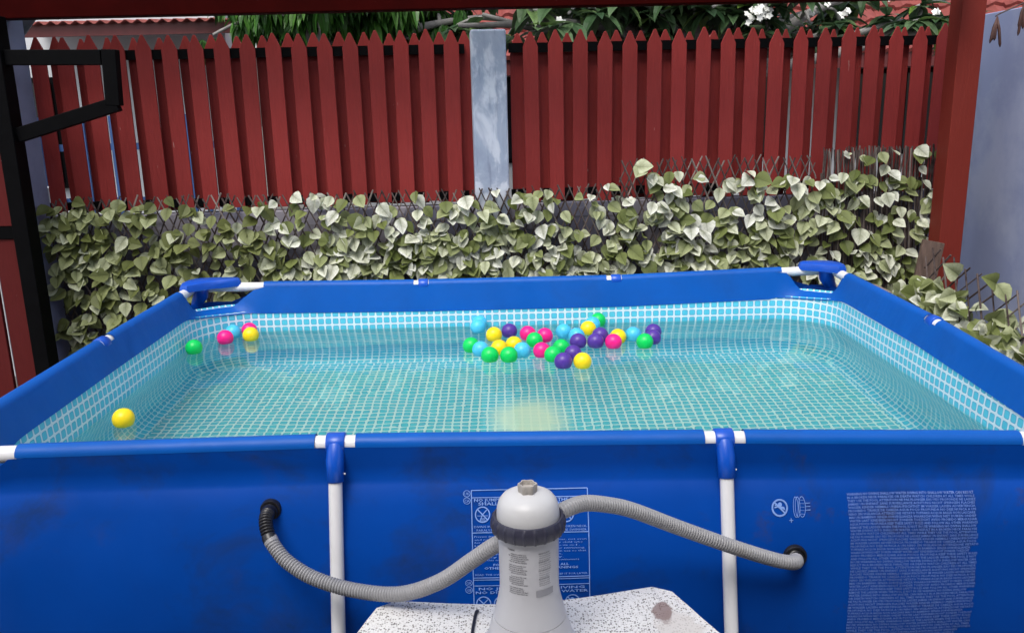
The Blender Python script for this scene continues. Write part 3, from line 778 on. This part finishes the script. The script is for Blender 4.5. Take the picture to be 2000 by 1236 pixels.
# ------------------------------------------------------------------ fence wall, posts, pickets
FA = math.atan(.06)
def fy(x): return 2.8+.06*x
MF = lambda x, dy=0: Matrix.Translation((x, fy(x)+dy, 0)) @ Matrix.Rotation(FA, 4, 'Z')
mb = MB(); mb.box(-2.62, 2.46, -.05, .05, 0, 1.03, MF(0)); tag(mb.build('block_wall', M_block, bevel=.004), 'low grey concrete block wall behind the leaf trellises, under the picket fence', 'wall')
def picket_mesh(w_, zt, zb, th=.011, tip=.075):
    b = MB(); pr = [(-w_/2, zb), (w_/2, zb), (w_/2, zt-tip), (.006, zt), (-.006, zt), (-w_/2, zt-tip)]
    n = len(b.v); N = 6
    for y in (-th/2, th/2): b.v += [(p[0], y, p[1]) for p in pr]
    b.f.append(tuple(range(N))); b.f.append(tuple(range(N, 2*N))[::-1]); b.uv += [None]*(8)
    for j in range(N): b.f.append((j, N+j, N+(j+1) % N, (j+1) % N))
    b.f = b.f[:8]; b.uv = [None]*len(b.f); return b
# polygon order fix for outward normals is not needed: double sided
def fence(xa, xb, pitch, w_, label, zt, first):
    f_ = empty('picket_fence', label, 'fence', 'red picket fences on the block wall')
    fm = picket_mesh(w_, 0, -.90).build('picket', M_picket, f_, bevel=.002)
    xs = []; x = first
    while x < xb: xs.append(x); x += pitch
    random.seed(int(xa*10)+50)
    o = fm; used = False
    for k, x in enumerate(xs):
        for lay in (0, 1):
            xx = x + (pitch/2 if lay else 0)
            if xx > xb or xx < xa: continue
            if used: o = fm.copy(); col.objects.link(o); o.parent = f_
            used = True
            ztop = zt + (.06-.0)*0 + random.uniform(-.009, .009) + (-.002 if lay else 0)
            o.location = (xx, fy(xx) + (.032 if lay else -.026), ztop); o.scale = (.80 if lay and xx > 1.3 else (.9 if lay and xx < -1.9 else 1), 1, 1)
            o.rotation_euler = (random.uniform(-.006, .006), random.uniform(-.007, .007), FA+random.uniform(-.03, .03))
    for z0, z1 in ((1.832, 1.880), (1.062, 1.105)):
        mb = MB(); mb.box(xa+.01-(xa+xb)/2, xb-.01-(xa+xb)/2, -.019, .019, z0, z1, MF((xa+xb)/2)); mb.build('rail', M_black, f_)
    rehome(f_, ((xa+xb)/2, fy((xa+xb)/2), 1.03)); return f_
fence(-2.56, -.232, .1325, .081, 'left red picket fence with black rails, between grey corner post and concrete post', 1.952, -2.431)
fence(-.02, 2.44, .1343, .081, 'right red picket fence with black rails, between concrete post and red steel post', 1.935, .108-.1343)
mb = MB(); mb.box(-.093, .093, -.075, .075, 0, 1.945, MF(-.118, -.035)); tag(mb.build('concrete_post', M_postblue, bevel=.010), 'pale blue concrete post with white limewash patches between the two fences', 'post')
mb = MB(); mb.box(-2.72, -2.475, 2.46, 2.62, 0, 2.6); tag(mb.build('corner_pillar', M_wallgrey, bevel=.006), 'blue grey plastered pillar at the left end of the fence beside black gate', 'pillar')
mb = MB(); mb.box(2.70, 2.86, -1.2, 3.12, 0, 2.0); tag(mb.build('side_wall', M_sidewall, bevel=.006), 'tall blue grey plastered side wall at the right of the yard', 'wall')
mb = MB(); mb.box(2.29, 2.415, 2.56, 2.685, 0, 2.45); tag(mb.build('red_post', M_redpost, bevel=.004), 'square red steel post holding the beam, in front of the right side wall', 'post')
mb = MB(); mb.box(-3.2, 2.285, 2.40, 2.50, 2.020, 2.20); tag(mb.build('roof_beam', M_beam, bevel=.004), 'maroon roof beam coloured dark as if in shade, crossing above the whole yard', 'beam')

# ------------------------------------------------------------------ steel gate at left
gate = empty('steel_gate', 'open black steel gate with red boards and a slanted bracket frame, left of the trellis', 'gate')
GY = 2.28
mb = MB(); mb.box(-2.478, -2.400, GY-.05, GY+.05, 0, 2.02); mb.build('post', M_black, gate, bevel=.004)
def bar(a, b, wd, th=.05, y=GY, mat=M_black, nm='bracket'):
    a = Vector(a); b = Vector(b); d = (b-a).normalized(); n = Vector((-d.y, d.x))*wd/2; mb = MB()
    P = [a-n, b-n, b+n, a+n]
    k = len(mb.v); mb.v += [(p.x, y-th/2, p.y) for p in P]+[(p.x, y+th/2, p.y) for p in P]
    mb.f += [(0, 1, 2, 3), (7, 6, 5, 4), (0, 4, 5, 1), (1, 5, 6, 2), (2, 6, 7, 3), (3, 7, 4, 0)]; mb.uv += [None]*6
    return mb.build(nm, mat, gate, bevel=.003)
bar((-2.399, 1.832), (-1.945, 1.823), .070); bar((-1.905, 1.858), (-1.918, 1.60), .068, .052); bar((-2.399, 1.471), (-1.90, 1.608), .068, .048)
mb = MB(); mb.box(-3.1, -2.482, GY-.02, GY+.02, .97, 1.03); mb.build('mid_rail', M_black, gate)
for k in range(4):
    mb = MB(); xa = -2.600-k*.135; mb.box(xa, xa+.115, GY-.012, GY+.012, 1.032, 1.95); mb.build('board', M_gateboard, gate, bevel=.003)
    mb = MB(); mb.box(xa-(.0), xa+.115, GY-.012, GY+.012, .06, .968); mb.build('board', M_gateboard, gate, bevel=.003)
mb = MB(); mb.box(-3.1, -2.482, GY+.03, GY+.05, 1.0, 1.95); mb.build('back_sheet', M_fascia, gate)
rehome(gate, (-2.48, GY, 0))
mb = MB(); mb.box(-4.2, -2.73, 3.1, 3.2, 0, 1.15); tag(mb.build('boundary_wall', M_whitewall, bevel=.004), 'pale wall seen through the gap between the lower gate boards', 'wall')
mb = MB(); mb.tube([(-2.62, 2.62, 1.85), (-2.46, 2.66, 2.05), (-2.38, 2.68, 2.15)], .03, 8); tag(mb.build('roof_strut', simple('grey_steel', (.12, .12, .13), .5), smooth=True), 'grey diagonal strut above the pickets at the top left', 'strut')

# ------------------------------------------------------------------ leaf trellises
PROF = [(0, 0), (.12, .30), (.30, .47), (.52, .44), (.75, .26), (.90, .11), (1, 0)]
def leaf(mb, p, d, nrm, L, wd=.85, fold=.35, bend=.25):
    """leaf at p growing along d, face normal nrm"""
    d = d.normalized(); sd = d.cross(nrm).normalized(); nn = sd.cross(d).normalized()
    n = len(mb.v); mid = []; lf = []; rt = []; K = len(PROF)
    q = Vector(p); ang = 0
    for k, (t, h) in enumerate(PROF):
        dt = (t-PROF[k-1][0])*L if k else 0
        dd = d*cos(ang) - nn*sin(ang); q = q+dd*dt; ang += bend/K*2
        up = nn*h*wd*L*math.sin(fold); mid.append(len(mb.v)); mb.v.append(tuple(q))
        if 0 < k < K-1:
            lf.append(len(mb.v)); mb.v.append(tuple(q+sd*h*wd*L*cos(fold)+up)); rt.append(len(mb.v)); mb.v.append(tuple(q-sd*h*wd*L*cos(fold)+up))
    def add(f, u): mb.f.append(f); mb.uv.append(u)
    T = [t for t, h in PROF]
    for S, sg in ((lf, 1), (rt, -1)):
        for k in range(K-1):
            a, b = mid[k], mid[k+1]
            if k == 0: f = (a, b, S[0]); u = [(0, T[0]), (0, T[1]), (sg, T[1])]
            elif k == K-2: f = (a, b, S[-1]); u = [(0, T[k]), (0, T[k+1]), (sg, T[k])]
            else: f = (a, b, S[k], S[k-1]); u = [(0, T[k]), (0, T[k+1]), (sg, T[k+1]), (sg, T[k])]
            if sg < 0: f = f[::-1]; u = u[::-1]
            add(f, u)
def trellis(label, P0, ex, ez, W, H, nleaf_, mat, dens, spacing=.047, slope=.45, Ls=(.055, .085), name='leaf_trellis', seed=1, thick=.05, droop=0):
    """P0 lower-left corner, ex along, ez up; dens(u,v) in 0..1"""
    nleaf = int(nleaf_*.80); Ls = (Ls[0]*.9, Ls[1]*1.08); random.seed(seed); ex = Vector(ex).normalized(); ez = Vector(ez).normalized(); ey = ez.cross(ex).normalized()   # away from the camera side
    if ey.y < 0: ey = -ey
    P0 = Vector(P0); t_ = empty(name, label, 'trellis', 'leafy willow trellises along the fence')
    mb = MB()
    for sgn in (1, -1):
        run = slope*H; x = -run if sgn > 0 else 0
        while x < (W if sgn > 0 else W+run):
            a = x+random.uniform(-.006, .006); ya, yb = 0.0, H + random.uniform(-.02, .012)
            xa, xb = a, a+sgn*slope*(yb-ya)
            def cl(u0, v0, u1, v1):
                # clip in x
                if u1 == u0: return (u0, v0, u1, v1)
                ts = sorted([(0-u0)/(u1-u0), (W-u0)/(u1-u0)]); t0, t1 = max(0, ts[0]), min(1, ts[1])
                return None if t0 >= t1 else (u0+(u1-u0)*t0, v0+(v1-v0)*t0, u0+(u1-u0)*t1, v0+(v1-v0)*t1)
            c_ = cl(xa, ya, xb, yb)
            if c_:
                pts = []; n = 5; off = .006*sgn
                for k in range(n+1):
                    t = k/n; u = c_[0]+(c_[2]-c_[0])*t; v = c_[1]+(c_[3]-c_[1])*t
                    pts.append(P0+ex*(u+random.uniform(-.003, .003))+ez*v+ey*(off+.012*sin(u*7+v*5)+random.uniform(-.002, .002)))
                mb.tube(pts, random.uniform(.0032, .0052), 5)
            x += spacing*random.uniform(.85, 1.15)
    mb.build('lattice', M_stick, t_)
    mb = MB(); k = 0; tries = 0
    while k < nleaf and tries < nleaf*8:
        tries += 1; u, v = random.random(), random.random()
        if random.random() > dens(u, v): continue
        L = random.uniform(*Ls); c = P0+ex*(u*W)+ez*(v*H)-ey*random.uniform(.005, thick)
        for q in range(random.choice((1, 1, 1, 2))):
            d = Vector((random.gauss(0, .55), -random.uniform(.1, .9), -random.uniform(.0, 1.1)+droop)); 
            nrm = Vector((random.gauss(0, .35), -random.uniform(.5, 1.2), random.uniform(.2, 1.1)))
            leaf(mb, c+Vector((random.uniform(-.035, .035), 0, random.uniform(-.03, .03))), d, nrm, L*random.uniform(.8, 1.1), random.uniform(.72, .98), random.uniform(.05, .45), random.uniform(-.2, .6)); k += 1
    mb.build('leaves', mat, t_, smooth=False)
    rehome(t_, P0+ex*W/2)
    return t_
def fp(x, z, dy=-.13): return Vector((x, fy(x)+dy, z))
ex_ = Vector((1, .06, 0))
def patch(u, v, s_): return .5+.5*sin(u*9+s_)*sin(v*7+u*5+s_*2)
trellis('olive leafed willow trellis at the left end, behind the pool corner', fp(-2.43, .22, -.15), ex_, (0, 0, 1), 1.12, .915, 900, M_leafA,
        lambda u, v: (1 if v < .82 else (.9 if u < .45 else .25))*(.45+.55*patch(u, v, 1)), seed=11, Ls=(.07, .095))
trellis('long middle willow trellis with mixed green and cream leaves, below the concrete post', fp(-1.33, .22, -.13), ex_, (0, 0, 1), 1.98, .905, 1750, M_leafB,
        lambda u, v: (1 if v < .78 else .28)*(.35+.65*patch(u*1.7, v, 4)), seed=12, Ls=(.068, .095))
trellis('taller pale leafed willow trellis right of centre, bare lattice along its top', fp(.575, .22, -.16), ex_, (0, 0, 1), 1.09, 1.04, 850, M_leafB,
        lambda u, v: (1 if v < .76 else (.40 if v < .92 and u > .1 else .03))*(.4+.6*patch(u*1.2, v, 6)), seed=13, Ls=(.075, .10))
trellis('squeezed dark twig trellis at the right, nearly upright sticks with few leaves', fp(1.69, .22, -.15), ex_, (0, 0, 1), .66, 1.07, 400, M_leafB,
        lambda u, v: (.9 if u < .55 else .7)*(1 if .1 < v < .86 else (.35 if v > .86 else .6))*(.35+.65*patch(u*2, v, 8)), spacing=.017, slope=.07, seed=14, Ls=(.07, .095))
trellis('fallen willow trellis leaning low beside the right wall, heaped with green leaves', Vector((2.0, 2.38, .20)), (.10, -1, -.14), (.15, .0, .6), 1.5, .62, 950, M_leafB,
        lambda u, v: (1 if .3 < v < .70 else (.5 if v < .78 else .02)), spacing=.085, slope=.75, seed=15, Ls=(.08, .115), thick=.12, droop=.5)
mb = MB()
pl = Matrix.Translation((2.095, 2.38, .30)) @ Matrix.Rotation(R(12), 4, 'Y') @ Matrix.Rotation(R(-8), 4, 'X')
mb.box(-.058, .058, -.012, .012, -.3, .53, pl); tag(mb.build('wooden_plank', M_plank, bevel=.003), 'weathered brown plank leaning upright behind the right rail of the pool', 'plank')
mb = MB(); mb.box(1.05, 1.9, 2.22, 2.42, .56, .60); mb.box(1.1, 1.16, 2.25, 2.39, 0, .56); mb.box(1.8, 1.86, 2.25, 2.39, 0, .56)
tag(mb.build('wooden_bench', simple('grey_brown_wood', (.23, .18, .16), .8, .25, 8, .4, 40, .2, sc=(1, 8, 8)), bevel=.003), 'grey brown wooden bench seen through the far right corner gap of the pool', 'bench')
# dried pods hanging by the right wall
pods = empty('dried_pods', 'bunch of dark brown dried pods hanging at the top right of the side wall', 'seed pods')
random.seed(4)
mb = MB(); mb.tube(smooth_path([(2.75, 2.5, 2.12), (2.62, 2.52, 2.02), (2.49, 2.56, 1.955), (2.47, 2.57, 1.94)], 6), .004, 6); mb.build('twig', M_stick, pods)
for (x, z, n) in ((2.475, 1.94, 4), (2.605, 2.0, 5)):
    for k in range(n):
        mb = MB(); dx = random.uniform(-.035, .03); L = random.uniform(.11, .16)
        mb.tube([(x, 2.56, z), (x+dx*.5, 2.555, z-L*.4), (x+dx*.9, 2.55, z-L*.9), (x+dx, 2.55, z-L)], [.003, .0075, .007, .002], 8); mb.build('pod', M_pod, pods, smooth=True)
rehome(pods, (2.6, 2.52, 2.02))

# ------------------------------------------------------------------ neighbours beyond the fence
def tiled(mb, x0, x1, y0, z0, y1, z1, wave=.23, row=.30):
    nx = int((x1-x0)/wave*6); nr = int(math.hypot(y1-y0, z1-z0)/row)
    sl = Vector((0, y1-y0, z1-z0)).normalized(); up = Vector((0, -sl.z, sl.y))
    for r_ in range(nr):
        rws = []
        for q, lift in ((0, .035), (.0, .0), (1.08, .0)):
            row_ = []
            for k in range(nx+1):
                x = x0+(x1-x0)*k/nx; w_ = sin(2*pi*x/wave); hgt = .030*w_+.012*sin(4*pi*x/wave+.6)
                tlift = .035*(1-q/1.08) if q or lift else -.01
                b_ = Vector((x, y0, z0))+sl*(row*(r_+q) if True else 0)
                # scalloped butt edge
                if q == 0: b_ -= sl*.03*w_
                row_.append(b_+up*(hgt+tlift))
            rws.append(row_)
        mb.grid(rws)
nh = empty('neighbour_house', 'low white house with wavy red tile roof beyond the right fence', 'house', 'neighbouring houses')
mb = MB(); tiled(mb, -2.3, 8.5, 6.6, 1.98, 10.2, 4.15); mb.build('roof', M_tile, nh, smooth=True, angle=50)
mb = MB(); mb.box(-2.0, 8.2, 7.5, 7.7, 0, 2.3); mb.build('wall', M_whitewall, nh)
mb = MB(); mb.box(-2.3, 8.5, 6.62, 6.66, 1.84, 1.99); mb.build('fascia', M_fascia, nh)
for x in (-.4, 1.6, 3.6, 5.2):
    wn = MB(); wn.box(x, x+1.3, 7.44, 7.497, .95, 1.85); wo = wn.build('window', M_black, nh)
    for k in range(2):
        wn = MB(); wn.box(x+.06+k*.62, x+.62+k*.62, 7.425, 7.438, 1.0, 1.8); wn.build('pane', M_glass, wo)
mb = MB(); mb.box(-2.0, 8.2, 7.46, 7.498, .2, .9); mb.build('plinth', M_whitewall, nh)
rehome(nh, (3, 7.5, 0))
lh = empty('white_house', 'white house with corrugated red awning beyond the left fence', 'house', 'neighbouring houses')
mb = MB(); mb.box(-7, -2.55, 6.2, 6.4, 0, 3.4); mb.build('wall', M_whitewall, lh)
mb = MB(); rws = []
for (y, z) in ((5.15, 2.272), (6.2, 2.35)): rws.append([(-4.2+1.95*k/120, y, z+.014*sin(k*2*pi/6)) for k in range(121)])
mb.grid(rws); o = mb.build('awning', M_tile, lh, smooth=True); so = o.modifiers.new('t', 'SOLIDIFY'); so.thickness = .006
mb = MB(); mb.box(-4.15, -2.2, 5.2, 5.24, 2.17, 2.255); mb.build('fascia', M_fascia, lh)
mb = MB(); mb.box(-4.6, -4.1, 6.12, 6.198, .9, 1.9); wo = mb.build('window', M_black, lh)
mb = MB(); mb.box(-4.55, -4.15, 6.10, 6.118, .95, 1.85); mb.build('pane', M_glass, wo)
rehome(lh, (-4.5, 6.3, 0))
bgt = empty('blue_gate', 'blue barred metal gate glimpsed through the left pickets', 'gate')
for k in range(24):
    mb = MB(); x = -4.6+k*.11; mb.box(x, x+.035, 4.5, 4.53, .1, 1.55); mb.build('bar', M_blue, bgt)
for z in (.1, .5, .9, 1.3): 
    mb = MB(); mb.box(-4.65, -2.0, 4.535, 4.56, z, z+.05); mb.build('cross_rail', M_blue, bgt)
rehome(bgt, (-3.3, 4.5, 0))

def tree(name, label, base, limbs, mleaf, nleaf, Lr, box, seed, wd, hang, flowers=None):
    random.seed(seed); t_ = empty(name, label, 'tree', None)
    mb = MB(); tips = []
    B = Vector(base); fork = B+Vector((0, 0, box[4]-.35-B.z))
    mb.tube([B, B+Vector((.04, .02, .5)), fork], [.10, .075, .06], 10)
    for k in range(limbs):
        tgt = Vector((random.uniform(box[0], box[1]), random.uniform(box[2], box[3]), random.uniform(box[4], box[5])))
        mid = fork.lerp(tgt, .5)+Vector((random.uniform(-.15, .15), random.uniform(-.1, .1), random.uniform(0, .2)))
        P = smooth_path([fork, mid, tgt], 5); mb.tube(P, [.045*(1-j/len(P))+.010 for j in range(len(P))], 7); tips += [P[-1], P[-3], P[-5]]
        for q in range(3):
            a = random.choice(P[4:]); b = a+Vector((random.uniform(-.45, .45), random.uniform(-.35, .25), random.uniform(-.12, .35)))
            mb.tube(smooth_path([a, a.lerp(b, .5)+Vector((0, 0, .05)), b], 3), [.016]*3+[.011]*4, 6); tips += [b, a.lerp(b, .5)]
    mb.build('trunk', M_bark, t_, smooth=True)
    mb = MB(); k = 0
    while k < nleaf:
        tp = random.choice(tips)+Vector((random.gauss(0, .06), random.gauss(0, .06), random.gauss(0, .05)))
        n = random.randint(6, 11); a0 = random.uniform(0, 6)
        for j in range(n):
            a = a0+2*pi*j/n; d = Vector((cos(a), sin(a), random.uniform(-.3, .6)-hang))
            leaf(mb, tp, d, Vector((0, 0, 1))+d*.2*hang, random.uniform(*Lr), wd, random.uniform(.1, .4), random.uniform(.2, .9)); k += 1
    mb.build('crown', mleaf, t_, smooth=False)
    if flowers:
        for (cx, cy_, cz, nf, sp) in flowers:
            mb = MB()
            for q in range(nf):
                c = Vector((cx+random.gauss(0, sp), cy_+random.gauss(0, sp*.6), cz+random.gauss(0, sp*.6))); ax_ = Vector((random.gauss(0, .4), -1, random.gauss(.5, .4))).normalized()
                u = ax_.orthogonal().normalized(); v = ax_.cross(u); a0 = random.uniform(0, 6)
                for j in range(5):
                    a = a0+2*pi*j/5; d = (u*cos(a)+v*sin(a))+ax_*.25; leaf(mb, c, d, ax_, .027, .95, .1, .3)
            mb.build('flower_cluster', M_flower, t_)
    rehome(t_, base); return t_
tree('mango_tree', 'dark green mango tree with drooping narrow leaves beyond the left fence', (-1.35, 4.6, 0), 26, M_mango, 4600, (.16, .25), (-2.35, -.15, 4.1, 5.2, 2.12, 2.75), 21, .24, 1.1)
tree('plumeria_tree', 'plumeria tree with grey branches and white flower clusters beyond the right fence', (1.5, 4.7, 0), 38, M_plum, 2700, (.17, .28), (-.35, 3.15, 3.95, 5.3, 2.02, 2.75), 22, .42, .0,
     [(1.66, 3.95, 2.12, 40, .042), (.35, 3.95, 2.07, 9, .035), (.36, 3.95, 2.22, 4, .03), (2.24, 3.95, 2.10, 4, .02), (2.52, 3.95, 2.19, 4, .018), (2.83, 3.95, 2.10, 3, .012), (2.05, 3.95, 2.2, 6, .08)])
mb = MB(); mb.quad((-60, 4.0, .006), (60, 4.0, .006), (60, 6.4, .006), (-60, 6.4, .006)); tag(mb.build('road', simple('asphalt', (.06, .06, .06), .9, .2, 3, .3, 80)), kind='structure', label='grey lane between the fence and the neighbouring houses')
